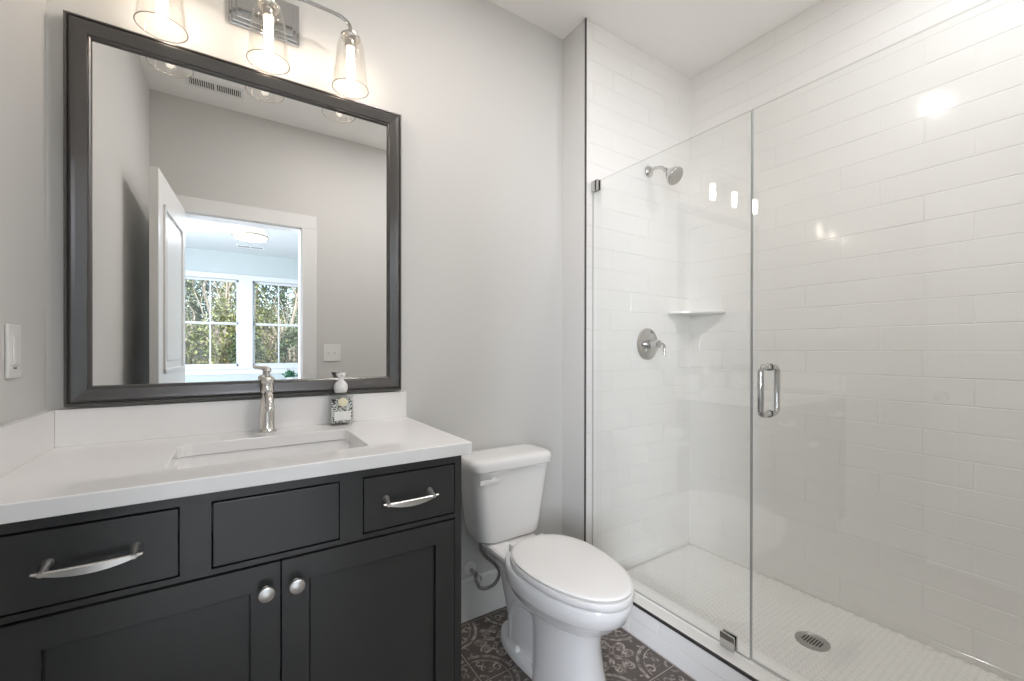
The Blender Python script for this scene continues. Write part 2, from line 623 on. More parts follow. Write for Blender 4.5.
struct('glass_channel', box(new(), 1.8585, 1.8755, YF + .02, YP, CZ, CZ + 0.004, 0.001, 1), M['curb_stone'], '', '', cb)

# baseboards
def baseboard(name, x0, x1, y0, y1, label):
    b = new()
    box(b, x0, x1, y0, y1, 0, 0.166, 0.002, 2)
    t = 0.006
    if abs(x1 - x0) > abs(y1 - y0):
        if y1 >= -0.02:
            box(b, x0, x1, y0 + t, y1, 0.166, 0.182, 0.002, 2)
        else:
            box(b, x0, x1, y0, y1 - t, 0.166, 0.182, 0.002, 2)
    else:
        box(b, min(x0, x1) + (t if x1 > 1 else 0), max(x0, x1) - (0 if x1 > 1 else t), y0, y1, 0.166, 0.182, 0.002, 2)
    return struct(name, b, M['trim'], label, 'baseboard')


baseboard('baseboard_back', 0.982, XR - 0.016, -0.016, -0.0005, 'white baseboard behind the toilet')
baseboard('baseboard_right', XR - 0.016, XR - 0.0005, YP + 0.004, -0.0005, 'white baseboard on the short grey wall return')
baseboard('baseboard_front', DX1 + 0.095, CX0 - 0.003, YF + 0.0005, YF + 0.016, 'white baseboard on the doorway wall')

# doorway casing and door
b = new()
w, t = 0.090, 0.018
for ys in ((YF + 0.0005, YF + t), (YB - t, YB - 0.0005)):
    box(b, DX0 - w, DX0 + 0.004, ys[0], ys[1], 0, DZ - 0.004, 0.003)
    box(b, DX1 - 0.004, DX1 + w, ys[0], ys[1], 0, DZ - 0.004, 0.003)
    box(b, DX0 - w, DX1 + w, ys[0], ys[1], DZ - 0.004, DZ + w, 0.003)
box(b, DX0, DX0 + 0.012, YB, YF, 0, DZ)
box(b, DX1 - 0.012, DX1, YB, YF, 0, DZ)
box(b, DX0, DX1, YB, YF, DZ - 0.012, DZ)
struct('trim_2', b, M['trim'], 'white casing round the doorway, seen in the mirror', 'door casing')

b = new()
hx, hy = 0.139, YF + 0.022
LW, LT, LZ0, LZ1 = 0.722, 0.035, 0.010, DZ - 0.002
box(b, 0, LW, -LT, 0, LZ0, LZ1, 0.002)
leaf_rot = Matrix.Translation((hx, hy, 0)) @ Matrix.Rotation(R(93.6), 4, 'Z')
# raised mouldings and panels on both faces
for (pz0, pz1) in ((0.22, 0.90), (1.06, 1.90)):
    for face in (0.0, -LT):
        s = 1 if face == 0.0 else -1
        px0, px1 = 0.105, LW - 0.105
        for (a0, a1, c0, c1) in ((px0, px1, pz0, pz0 + .022), (px0, px1, pz1 - .022, pz1), (px0, px0 + .022, pz0, pz1), (px1 - .022, px1, pz0, pz1)):
            y_ = sorted((face, face + s * 0.009))
            box(b, a0, a1, y_[0], y_[1], c0, c1, 0.003)
        y_ = sorted((face, face + s * 0.005))
        box(b, px0 + .06, px1 - .06, y_[0], y_[1], pz0 + .06, pz1 - .06, 0.004)
b.transform(leaf_rot)
dr = struct('door_1', b, M['trim'], 'white panelled door standing open against the left wall, seen in mirror', 'door')
b = new()
for s in (1, -1):
    y0 = 0.0 if s == 1 else -LT
    lathe(b, [(0.030, 0), (0.030, 0.006), (0.010, 0.010), (0.010, 0.032), (0.024, 0.040), (0.027, 0.050), (0.020, 0.060), (0.0, 0.063)],
          (LW - 0.06, y0, 0.93), (0, s, 0), 24)
b.transform(leaf_rot)
struct('door_knob', b, M['nickel'], '', '', dr, 40)

# floor tiles with the printed scroll ornament
TS, JX, JY = 0.320, 1.163, -0.348
b = new()


def ribbon(bm, pts, w0, w1, z, mi=1):
    n = len(pts)
    L_, R2 = [], []
    for i, p in enumerate(pts):
        a, c = pts[max(0, i - 1)], pts[min(n - 1, i + 1)]
        d = Vector((c[0] - a[0], c[1] - a[1]))
        if d.length < 1e-9:
            d = Vector((1, 0))
        d.normalize()
        w_ = w0 + (w1 - w0) * i / (n - 1)
        L_.append(bm.verts.new((p[0] - d.y * w_ / 2, p[1] + d.x * w_ / 2, z)))
        R2.append(bm.verts.new((p[0] + d.y * w_ / 2, p[1] - d.x * w_ / 2, z)))
    for i in range(n - 1):
        bm.faces.new((L_[i], R2[i], R2[i + 1], L_[i + 1])).material_index = mi


def arc(cx, cy, r, a0, a1, n=20):
    return [(cx + r * math.cos(R(a0 + (a1 - a0) * k / n)), cy + r * math.sin(R(a0 + (a1 - a0) * k / n))) for k in range(n + 1)]


def spiral(cx, cy, r0, r1, a0, a1, n=30):
    return [(cx + (r0 + (r1 - r0) * k / n) * math.cos(R(a0 + (a1 - a0) * k / n)),
             cy + (r0 + (r1 - r0) * k / n) * math.sin(R(a0 + (a1 - a0) * k / n))) for k in range(n + 1)]


def ornament():
    """one tile's strokes in unit coordinates -0.5..0.5, with their widths"""
    out = []
    for q in range(4):
        rot = lambda P, q=q: [(x * math.cos(q * math.pi / 2) - y_ * math.sin(q * math.pi / 2),
                               x * math.sin(q * math.pi / 2) + y_ * math.cos(q * math.pi / 2)) for x, y_ in P]
        mir = lambda P: [(y_, x) for x, y_ in P]
        one = [(arc(.5, .5, .40, 180, 270, 28), .040, .040), (arc(.5, .5, .33, 182, 268, 24), .014, .014),
               (arc(.5, .5, .085, 180, 270, 10), .030, .030)]
        half = [(spiral(.215, .085, .085, .018, 200, 560), .034, .016),
                (spiral(.075, .20, .05, .012, -60, 300), .026, .014),
                (arc(.02, -.02, .17, 20, 62, 12), .018, .030),
                (spiral(.40, .235, .065, .014, 210, -150), .028, .014),
                (spiral(.33, .385, .04, .010, 30, 330), .022, .012),
                (arc(.50, .02, .10, 100, 170, 10), .012, .030),
                ([(.02 + .10 * k / 10, .03 + .10 * k / 10 + .02 * math.sin(k / 10 * math.pi)) for k in range(11)], .045, .006)]
        for P, a, c in one:
            out.append((rot(P), a, c))
        for P, a, c in half:
            out.append((rot(P), a, c))
            out.append((rot(mir(P)), a, c))
    return out


ORN = ornament()
ix0, ix1 = math.floor((0 - JX) / TS), math.ceil((CX0 - JX) / TS)
iy0, iy1 = math.floor((YF - JY) / TS), math.ceil((0 - JY) / TS)
for ix in range(ix0, ix1):
    for iy in range(iy0, iy1):
        x0, x1 = max(0.0, JX + ix * TS), min(CX0, JX + (ix + 1) * TS)
        y0, y1 = max(YF, JY + iy * TS), min(0.0, JY + (iy + 1) * TS)
        if x1 - x0 < .01 or y1 - y0 < .01:
            continue
        box(b, x0 + .0018, x1 - .0018, y0 + .0018, y1 - .0018, -0.0008, 0.0)
        cx, cy = JX + (ix + .5) * TS, JY + (iy + .5) * TS
        lay = 0
        for P, a, c in ORN:
            pts = [(cx + px * TS * .985, cy + py * TS * .985) for px, py in P]
            if any(not (x0 + .004 < p[0] < x1 - .004 and y0 + .004 < p[1] < y1 - .004) for p in pts):
                pts = [p for p in pts if x0 + .004 < p[0] < x1 - .004 and y0 + .004 < p[1] < y1 - .004]
                if len(pts) < 3 or max((Vector(p) - Vector(r_)).length for p, r_ in zip(pts, pts[1:])) > .03:
                    continue
            lay += 1
            ribbon(b, pts, a * TS, c * TS, 0.0003 + lay * 0.000006)
struct('floor_tiles', b, [M['floor_tile'], M['scroll']], '', '', bpy.data.objects['floor'])

# ------------------------------------------------------------------ bedroom seen through the doorway
struct('floor_bedroom', box(new(), BX0, BX1, WY - 0.15, YB, -0.12, 0.0), M['carpet'], 'pale bedroom carpet beyond the doorway', 'floor')
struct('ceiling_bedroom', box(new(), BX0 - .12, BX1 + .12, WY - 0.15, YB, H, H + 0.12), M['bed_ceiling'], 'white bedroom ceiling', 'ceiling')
b = new()
box(b, BX0 - .12, BX0, WY - .15, -4.55, 0, H)
box(b, BX0 - .12, BX0, -3.15, YB, 0, H)
box(b, BX0 - .12, BX0, -4.55, -3.15, 0, 0.82)
box(b, BX0 - .12, BX0, -4.55, -3.15, 2.28, H)
struct('wall_bedroom_left', b, M['bed_paint'], 'pale bedroom side wall with an opening for the added fill light', 'wall')  # opening added to let the fill light in
b = new()
for q in ((-4.55, -4.49, .82, 2.28), (-3.21, -3.15, .82, 2.28), (-4.49, -3.21, .82, .88), (-4.49, -3.21, 2.22, 2.28), (-4.49, -3.21, 1.53, 1.57), (-3.87, -3.83, .88, 2.22)):
    box(b, BX0 - .10, BX0 - .06, q[0], q[1], q[2], q[3])
struct('added_window', b, M['trim'], 'added white window frame round the fill light in the bedroom side wall', 'window')  # unseen frame added to house the fill light
struct('wall_bedroom_right', box(new(), BX1, BX1 + .12, WY - .15, YB, 0, H), M['bed_paint'], 'pale bedroom side wall', 'wall')
b = new()
box(b, BX0, -0.12, YB, YF, 0, H)
box(b, XW + 0.13, BX1, YB, YF, 0, H)
struct('wall_bedroom_front', b, M['bed_paint'], 'pale bedroom wall beside the bathroom', 'wall')
W1 = (-0.27, 0.492)
W2 = (0.690, 1.452)
WZ0, WZ1 = 0.905, 2.315
b = new()
box(b, BX0, W1[0] - .03, WY - .15, WY, 0, H)
box(b, W1[1] + .03, W2[0] - .03, WY - .15, WY, 0, H)
box(b, W2[1] + .03, BX1, WY - .15, WY, 0, H)
for q in (W1, W2):
    box(b, q[0] - .03, q[1] + .03, WY - .15, WY, 0, WZ0 - .03)
    box(b, q[0] - .03, q[1] + .03, WY - .15, WY, WZ1 + .03, H)
struct('wall_bedroom_back', b, M['bed_paint'], 'pale blue-grey bedroom wall with twin windows, seen in mirror', 'wall')


def window(name, x0, x1, label):
    ym = WY - .09
    b = new()
    for (a, c, d, e) in ((x0 - .03, x0, WZ0 - .03, WZ1 + .03), (x1, x1 + .03, WZ0 - .03, WZ1 + .03),
                         (x0, x1, WZ0 - .03, WZ0), (x0, x1, WZ1, WZ1 + .03)):
        box(b, a, c, WY - .15, WY, d, e)
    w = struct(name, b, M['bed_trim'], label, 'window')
    zr = 1.600
    b = new()                                           # upper and lower sash
    for yy_, d, e in ((ym - .02, zr - .02, WZ1), (ym + .012, WZ0, zr + .02)):
        for (p, q, r_, s_) in ((x0, x0 + .03, d, e), (x1 - .03, x1, d, e), (x0, x1, d, d + .04), (x0, x1, e - .035, e)):
            box(b, p, q, yy_, yy_ + .03, r_, s_, 0.003)
    struct('sash', b, M['bed_trim'], '', '', w)
    xm = (x0 + x1) / 2
    b = new()
    box(b, xm - .010, xm + .010, ym - .014, ym + .006, zr + .02, WZ1 - .035)
    box(b, xm - .010, xm + .010, ym + .018, ym + .038, WZ0 + .04, zr - .02)
    struct('muntin', b, M['bed_trim'], '', '', w)
    b = new()
    box(b, x0 + .028, x1 - .028, ym - .008, ym - .004, zr + .018, WZ1 - .033)
    box(b, x0 + .028, x1 - .028, ym + .025, ym + .029, WZ0 + .038, zr - .018)
    struct('glass', b, M['pane'], '', '', w)


window('window_1', *W1, 'left white double-hung bedroom window in the mirror')
window('window_2', *W2, 'right white double-hung bedroom window in the mirror')
b = new()
c = 0.075
for x0, x1 in ((W1[0] - c, W1[0] - .004), (W2[1] + .004, W2[1] + c), (W1[1] + .004, W2[0] - .004)):
    box(b, x0, x1, WY + .0005, WY + .018, WZ0 - .02, WZ1 + .004, 0.003)
box(b, W1[0] - c, W2[1] + c, WY + .0005, WY + .020, WZ1 + .004, WZ1 + .085, 0.003)
box(b, W1[0] - c - .02, W2[1] + c + .02, WY + .0005, WY + .045, WZ0 - .045, WZ0 - .02, 0.004)
box(b, W1[0] - c, W2[1] + c, WY + .0005, WY + .016, WZ0 - .13, WZ0 - .045, 0.003)
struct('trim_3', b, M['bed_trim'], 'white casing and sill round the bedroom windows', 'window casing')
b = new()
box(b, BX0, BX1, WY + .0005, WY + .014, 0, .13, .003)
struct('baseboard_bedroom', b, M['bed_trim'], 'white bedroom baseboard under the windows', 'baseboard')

# ------------------------------------------------------------------ vanity cabinet
VX0, VX1 = 0.064, 0.978
FY = -0.5525           # face frame front
DY = -0.555            # door and drawer fronts
CT = 0.9122            # counter top
CB = 0.8776
van = thing('bathroom_vanity', 'charcoal painted vanity cabinet with two doors and drawers under the white counter', 'vanity', (0.52, -0.28, 0))
b = new()
for x in (VX0, VX1 - .018):
    box(b, x, x + .018, FY + 0.020, -0.003, 0.0, CB - 0.001)
box(b, VX0 + .018, VX1 - .018, FY + 0.020, -0.003, 0.10, 0.118)
box(b, VX0 + .018, VX1 - .018, -0.012, -0.003, 0.118, CB - .06)
box(b, VX0 + .018, VX1 - .018, FY + 0.075, FY + 0.09, 0.0, 0.10)
obj('carcass', b, M['cabinet'], van)
DR = ((0.078, 0.331), (0.389, 0.643), (0.703, 0.955))
DZ0, DZ1 = 0.714, 0.851
b = new()
gs, gv = 0.0025, 0.0042                                               # reveals round the inset fronts
X = [0.002, DR[0][0] - gs, DR[0][1] + gs, DR[1][0] - gs, DR[1][1] + gs, DR[2][0] - gs, DR[2][1] + gs, VX1]
box(b, X[0], X[1], FY, FY + .019, 0.10, CB - .001)                     # left stile with scribe
box(b, X[6], X[7], FY, FY + .019, 0.10, CB - .001)
box(b, X[1], X[6], FY, FY + .019, DZ1 + gv, CB - .001)
box(b, X[1], X[6], FY, FY + .019, 0.6980, DZ0 - gv)
box(b, X[2], X[3], FY, FY + .019, DZ0 - gv, DZ1 + gv)
box(b, X[4], X[5], FY, FY + .019, DZ0 - gv, DZ1 + gv)
box(b, X[1], X[6], FY, FY + .019, 0.10, 0.1215)
obj('face_frame', b, M['cabinet'], van)


def slab(bm, x0, x1, z0, z1, y0, y1):
    box(bm, x0, x1, y0, y1, z0, z1, 0.0018, 2)


def pull(parent, xc, zc):
    """bow-shaped bar pull on two flared posts"""
    hw, n = 0.075, 24
    b = new()
    rings = []
    for k in range(n + 1):
        t = -1 + 2 * k / n
        x = xc + hw * t
        bow = 1 - t * t
        yo = DY - 0.030 - 0.006 * bow          # outer edge
        zt, zb = zc + .002 + .0005 * bow, zc - .001 - .0130 * bow
        rings.append([(x, yo + .0045, zb + .001), (x, yo, zb), (x, yo - .0005, zt - .002), (x, yo + .0015, zt), (x, yo + .006, zt)])
    loft(b, rings)
    for s in (-1, 1):
        tube(b, [(xc + s * .060, DY + .0003, zc + .006), (xc + s * .060, DY - .006, zc + .006), (xc + s * .061, DY - .018, zc + .002), (xc + s * .062, DY - .032, zc - .002)],
             [.0090, .0070, .0058, .0052], 18)
    return obj('pull', b, M['satin_nickel'], parent, 40)


for i, (x0, x1) in enumerate(DR):
    b = new()
    slab(b, x0, x1, DZ0, DZ1, DY, FY + 0.016)
    if i == 1:
        obj('false_drawer_front', b, M['cabinet'], van)
    else:
        d = obj('drawer', b, M['cabinet'], van)
        pull(d, (x0 + x1) / 2 - (0.0 if i == 0 else 0.010), 0.785)
for x0, x1, kx in ((0.078, 0.5155, 0.487), (0.5190, 0.955, 0.548)):
    z0, z1, st = 0.125, 0.693, 0.057
    b = new()
    box(b, x0, x0 + st, DY, FY + .016, z0, z1)
    box(b, x1 - st, x1, DY, FY + .016, z0, z1)
    box(b, x0 + st, x1 - st, DY, FY + .016, z1 - st, z1)
    box(b, x0 + st, x1 - st, DY, FY + .016, z0, z0 + st)
    box(b, x0 + st - .002, x1 - st + .002, DY + 0.0150, FY + .014, z0 + st - .002, z1 - st + .002)
    box(b, x0 + st + .003, x1 - st - .003, DY + 0.0075, DY + .0152, z0 + st + .003, z1 - st - .003, 0.0012, 1)
    d = obj('door', b, M['cabinet'], van)
    b = lathe(new(), [(0.0085, 0), (0.0085, 0.002), (0.0050, 0.006), (0.0050, 0.014), (0.0125, 0.018), (0.0165, 0.0205), (0.0168, 0.0250), (0.0158, 0.0275), (0.0150, 0.0282), (0.0, 0.0288)],
              (kx, DY, 0.637), (0, -1, 0), 28)
    obj('knob', b, M['satin_nickel'], d, 40)

# ------------------------------------------------------------------ countertop with splashes
CXR, CYF = 1.0047, -0.5694
SX0, SX1, SY0, SY1 = 0.298, 0.744, -0.458, -0.158
ct = thing('countertop', 'white polished quartz vanity top with sink cutout', 'countertop', (0.5, -0.28, CB))
b = new()
inner = rrect(SX0, SX1, SY0, SY1, 0.030, 0, 6)
outer = [(0.001, CYF), (CXR, CYF), (CXR, -0.001), (0.001, -0.001)]
loops = []
for z in (CB, CT):
    vo = [b.verts.new((x, y, z)) for x, y in outer]
    vi = [b.verts.new((x, y, z)) for x, y, _ in inner]
    es = [b.edges.new((vo[k], vo[(k + 1) % len(vo)])) for k in range(len(vo))]
    es += [b.edges.new((vi[k], vi[(k + 1) % len(vi)])) for k in range(len(vi))]
    bmesh.ops.triangle_fill(b, edges=es, use_beauty=True)
    loops.append((vo, vi))
for a, c in zip(loops[0], loops[1]):
    for k in range(len(a)):
        b.faces.new((a[k], a[(k + 1) % len(a)], c[(k + 1) % len(a)], c[k]))
slab_o = obj('slab', b, M['quartz'], ct)
bv = slab_o.modifiers.new('bevel', 'BEVEL')
bv.width = 0.0025
bv.segments = 2
bv.limit_method = 'ANGLE'
SPZ = 1.0145
obj('backsplash', box(new(), 0.0203, CXR - 0.004, -0.020, -0.001, CT, SPZ, 0.0015), M['quartz'], ct)
obj('side_splash', box(new(), 0.001, 0.020, CYF + 0.006, -0.001, CT, SPZ, 0.0015), M['quartz'], ct)

# undermount sink
sk = thing('sink', 'white rectangular undermount sink below the faucet', 'sink', (0.521, -0.308, 0.74))
b = new()
o_ = 0.004
rings = []
for z, ins, rr in ((CB - .0012, -0.024, .04), (CB - .0012, -o_, .034), (CB - .010, -o_ + .001, .034), (0.80, .006, .038), (0.768, .014, .046), (0.750, .034, .055), (0.744, .075, .06)):
    rings.append(rrect(SX0 + ins, SX1 - ins, SY0 + ins, SY1 - ins, rr, z, 8))
loft(b, rings, cap0=False)
so = obj('basin', b, M['porcelain'], sk, 50)
sm = so.modifiers.new('solid', 'SOLIDIFY')
sm.thickness = 0.008
sm.offset = -1
b = new()
lathe(b, [(0.0, 0.0015), (0.016, 0.0015), (0.018, 0.003), (0.026, 0.004), (0.030, 0.001), (0.030, 0)], (0.521, -0.28, 0.7445), (0, 0, 1), 28)
obj('sink_drain', b, M['chrome'], sk, 40)

# faucet
fc = thing('faucet', 'polished nickel single-hole faucet standing behind the sink', 'faucet', (0.518, -0.068, CT))
fx, fy = 0.518, -0.068
b = new()
lathe(b, [(0.0285, 0), (0.0285, 0.005), (0.0250, 0.009), (0.0220, 0.014), (0.0212, 0.05), (0.0185, 0.10), (0.0180, 0.128), (0.0205, 0.131), (0.0205, 0.137),
          (0.0185, 0.140), (0.0185, 0.158), (0.0215, 0.161), (0.0225, 0.170), (0.0205, 0.176), (0.0125, 0.181), (0.0, 0.182)], (fx, fy, CT), (0, 0, 1), 32)
obj('body', b, M['nickel'], fc, 40)
b = new()
tube(b, smooth_path([(fx, fy - .012, CT + .118), (fx, fy - .05, CT + .128), (fx, fy - .085, CT + .122), (fx, fy - .102, CT + .104), (fx, fy - .105, CT + .088)], 6),
     0.0118, 18)
lathe(b, [(0.0135, 0), (0.0135, 0.012), (0.0120, 0.014)], (fx, fy - .105, CT + .080), (0, 0, 1), 20)
obj('spout', b, M['nickel'], fc, 45)
b = new()
lathe(b, [(0.0085, 0), (0.0080, 0.016), (0.0125, 0.019), (0.0125, 0.026), (0.0100, 0.030), (0.0, 0.031)], (fx, fy, CT + .178), (0, 0, 1), 24)
tube(b, [(fx + .006, fy, CT + .204), (fx - .015, fy + .004, CT + .207), (fx - .036, fy + .010, CT + .209)], [.0062, .0052, .0042], 12)
obj('lever', b, M['nickel'], fc, 45)

# soap dispenser
sx, sy = 0.747, -0.053
sp = thing('soap_dispenser', 'square glass soap bottle with black and white print and white pump on the counter', 'soap dispenser', (sx, sy, CT))
b = new()
loft(b, [rrect(sx - .038, sx + .038, sy - .026, sy + .026, .006, CT + .0008), rrect(sx - .039, sx + .039, sy - .027, sy + .027, .007, CT + .004),
         rrect(sx - .039, sx + .039, sy - .027, sy + .027, .007, CT + .104), rrect(sx - .036, sx + .036, sy - .024, sy + .024, .010, CT + .110),
         rrect(sx - .016, sx + .016, sy - .014, sy + .014, .013, CT + .114), rrect(sx - .013, sx + .013, sy - .0125, sy + .0125, .012, CT + .120)])
obj('bottle', b, M['clear'], sp, 35)
b = new()
loft(b, [rrect(sx - .0355, sx + .0355, sy - .0235, sy + .0235, .004, CT + .009), rrect(sx - .0355, sx + .0355, sy - .0235, sy + .0235, .004, CT + .094)])
obj('printed_wrap', b, M['floral'], sp)
b = new()
box(b, sx - .027, sx + .029, sy - .0285, sy - .0272, CT + .018, CT + .050, 0.0005, 1)
obj('label', b, M['label'], sp)
b = lathe(new(), [(0.0155, 0), (0.0155, 0.002), (0.0125, 0.003), (0.0, 0.0034)], (sx + .001, sy - .0272, CT + .082), (0, -1, 0), 28)
obj('medallion', b, M['cream'], sp, 30)
b = new()
lathe(b, [(0.0190, 0), (0.0215, 0.004), (0.0235, 0.016), (0.0225, 0.028), (0.0165, 0.036), (0.0110, 0.042), (0.0100, 0.050), (0.0130, 0.055), (0.0165, 0.062), (0.0175, 0.067), (0.0165, 0.070), (0.0, 0.071)],
      (sx, sy, CT + .1145), (0, 0, 1), 28)
tube(b, [(sx, sy, CT + .178), (sx + .002, sy - .020, CT + .178), (sx + .004, sy - .034, CT + .172)], [.0062, .0052, .0042], 12)
obj('pump', b, M['plastic'], sp, 40)

# ------------------------------------------------------------------ framed mirror
mr = thing('wall_mirror', 'large mirror in a dark pewter frame above the counter', 'mirror', (0.508, -0.001, 1.56))
mx0, mx1, mz0, mz1 = 0.0387, 0.978, 1.0221, 2.1030
prof = [(0.000, 0.000), (0.000, 0.024), (0.003, 0.028), (0.007, 0.028), (0.009, 0.0245), (0.011, 0.025), (0.0135, 0.0310), (0.0165, 0.0320), (0.024, 0.0305),
        (0.036, 0.0272), (0.046, 0.0245), (0.048, 0.0205), (0.050, 0.0205), (0.053, 0.0185), (0.055, 0.012), (0.055, 0.004), (0.055, 0.0)]
b = new()
rings = []
for d, h in prof:
    rings.append([(mx0 + d, -h - .001, mz0 + d), (mx1 - d, -h - .001, mz0 + d), (mx1 - d, -h - .001, mz1 - d), (mx0 + d, -h - .001, mz1 - d)])
loft(b, rings, False, False)
obj('frame', b, M['frame'], mr)
b = new()
box(b, mx0 + .050, mx1 - .050, -0.012, -0.003, mz0 + .050, mz1 - .050)
obj('mirror_glass', b, M['mirror'], mr)

# ------------------------------------------------------------------ vanity light
vl = thing('vanity_light', 'chrome three-light bath fixture with clear glass shades above the mirror', 'wall light', (0.515, -0.001, 2.30))
b = new()
box(b, 0.412, 0.618, -0.014, -0.001, 2.236, 2.376, 0.003)
box(b, 0.420, 0.610, -0.020, -0.014, 2.244, 2.368, 0.003)
box(b, 0.432, 0.598, -0.026, -0.020, 2.256, 2.356, 0.003)
obj('backplate', b, M['chrome'], vl)
LY = -0.108
b = new()
lathe(b, [(0.017, 0), (0.017, 0.006), (0.009, 0.010), (0.009, 0.084)], (0.519, -0.026, 2.334), (0, -1, 0), 24)
obj('stem', b, M['chrome'], vl, 40)
b = new()
ZA = 2.334
tube(b, smooth_path([(0.256, LY, 2.290), (0.260, LY, 2.311), (0.279, LY, 2.326), (0.33, LY, ZA - .001), (0.519, LY, ZA), (0.70, LY, ZA - .001), (0.745, LY, 2.326), (0.764, LY, 2.311), (0.768, LY, 2.290)], 8), 0.0066, 14)
tube(b, [(0.519, LY, ZA), (0.519, LY, 2.288)], 0.0066, 14)
lathe(b, [(0.0, -0.011), (0.008, -0.009), (0.011, 0), (0.008, 0.009), (0.0, 0.011)], (0.519, LY, ZA), (0, 0, 1), 20)
obj('arm', b, M['chrome'], vl, 45)
for xs in (0.256, 0.519, 0.768):
    zr = 2.091
    b = new()
    th = .0022
    pr = [(0.0605, 0.0), (0.0555, 0.05), (0.0490, 0.115), (0.0462, 0.142), (0.0430, 0.157), (0.0370, 0.168), (0.0280, 0.175), (0.0160, 0.177)]
    inn = [(r_ - th, h_ - (th if h_ > .15 else 0)) for r_, h_ in pr]
    lathe(b, pr, (xs, LY, zr), (0, 0, 1), 40, False, False)
    lathe(b, inn, (xs, LY, zr), (0, 0, 1), 40, False, False)
    tube(b, [(xs + .0594 * math.cos(2 * math.pi * k / 40), LY + .0594 * math.sin(2 * math.pi * k / 40), zr) for k in range(40)], .0013, 8, 1, True)
    sh = obj('shade', b, [M['shade_glass'], M['shade_rim']], vl, 50)
    b = new()
    lathe(b, [(0.0085, 0.030), (0.0085, 0.020), (0.026, 0.016), (0.033, 0.010), (0.033, 0.004), (0.030, 0.000)], (xs, LY, zr + .172), (0, 0, 1), 28)
    lathe(b, [(0.0190, 0), (0.0200, -.004), (0.0200, -0.030), (0.0180, -0.034)], (xs, LY, zr + .172), (0, 0, 1), 24)
    obj('socket', b, M['nickel'], vl, 40)
    b = new()
    lathe(b, [(0.0125, 0), (0.0125, -.008), (0.0130, -.025), (0.0130, -0.070), (0.0110, -0.090), (0.0065, -0.099), (0.0, -0.101)], (xs, LY, zr + .138), (0, 0, 1), 16)
    obj('bulb', b, M['bulb'], vl, 60)

# ------------------------------------------------------------------ outlet, switch, vents, ceiling lights
pl = thing('wall_plate', 'white rectangular wall plate with rocker insert on the left wall beside the mirror', 'wall plate', (0.001, -0.219, 1.174))
obj('plate', box(new(), 0.0005, 0.0065, -0.2540, -0.1840, 1.114, 1.236, 0.0025), M['plastic'], pl)
b = new()
box(b, 0.0065, 0.0090, -0.2360, -0.2020, 1.142, 1.212, 0.001, 1)
box(b, 0.0090, 0.0105, -0.2330, -0.2050, 1.146, 1.208, 0.0012, 1)
o = obj('rocker', b, M['plastic'], pl)
obj('slit', box(new(), 0.0065, 0.0071, -0.2260, -0.2120, 1.1345, 1.1375), M['slot'], pl)

ls = thing('light_switch', 'white double toggle switch plate right of the doorway, seen in mirror', 'light switch', (1.031, YF, 1.155))
b = box(new(), 0.972, 1.090, YF + .0005, YF + .0065, 1.094, 1.216, 0.0025)
obj('plate', b, M['plastic'], ls)
for x in (1.008, 1.054):
    b = new()
    box(b, x - .006, x + .006, YF + .0065, YF + .0085, 1.142, 1.168, 0.0006, 1)
    box(b, x - .0042, x + .0042, YF + .0085, YF + .0200, 1.153, 1.163, 0.0012, 1)
    obj('toggle', b, M['plastic'], ls)


def register(name, label, xc, yc, lx, ly, mfin):
    v = thing(name, label, 'air vent', (xc, yc, H))
    b = new()
    f = 0.018
    box(b, xc - lx / 2, xc + lx / 2, yc - ly / 2, yc - ly / 2 + f, H - .007, H - .0005, .002)
    box(b, xc - lx / 2, xc + lx / 2, yc + ly / 2 - f, yc + ly / 2, H - .007, H - .0005, .002)
    box(b, xc - lx / 2, xc - lx / 2 + f, yc - ly / 2 + f, yc + ly / 2 - f, H - .007, H - .0005, .002)
    box(b, xc + lx / 2 - f, xc + lx / 2, yc - ly / 2 + f, yc + ly / 2 - f, H - .007, H - .0005, .002)
    box(b, xc - .006, xc + .006, yc - ly / 2 + f, yc + ly / 2 - f, H - .007, H - .0005, .002)
    obj('frame', b, M['trim'], v)
    obj('backing', box(new(), xc - lx / 2 + .012, xc + lx / 2 - .012, yc - ly / 2 + .012, yc + ly / 2 - .012, H - .0016, H - .0006), M['slot'], v)
    b = new()
    n = 24
    for k in range(n):
        x = xc - lx / 2 + f + (lx - 2 * f) * (k + .5) / n
        q = new()
        box(q, x - .0022, x + .0022, yc - ly / 2 + f, yc + ly / 2 - f, H - .0068, H - .002)
        me = bpy.data.meshes.new('t')
        q.to_mesh(me)
        q.free()
        b.from_mesh(me)
        bpy.data.meshes.remove(me)
    obj('louver', b, M['trim'], v)


register('air_vent', 'white slotted ceiling vent near the doorway wall, seen in mirror', 0.335, -1.465, 0.29, 0.115, None)
register('air_vent', 'small grey ceiling vent in the bedroom beyond the drum light, seen in mirror', 0.64, -6.02, 0.36, 0.16, None)

for lx, ly_, lb in ((1.10, -0.875, 'round white flush ceiling light of the bathroom, mirrored as a glint on shower tile'),
                    (2.06, -1.42, 'added round white fill light above the shower floor, out of view')):  # second fixture is added, unseen, to carry the shower fill lamp
    cl = thing('ceiling_light', lb, 'ceiling light', (lx, ly_, H))
    b = lathe(new(), [(0.068, -.0005), (0.068, -.004), (0.058, -.010), (0.046, -.011), (0.046, -.0005)], (lx, ly_, H), (0, 0, 1), 40, False, False)
    obj('trim_ring', b, M['trim'], cl, 30)
    b = lathe(new(), [(0.046, -.0006), (0.046, -.008), (0.0, -.009)], (lx, ly_, H), (0, 0, 1), 32, True, True)
    obj('diffuser', b, M['diffuser'], cl, 30)

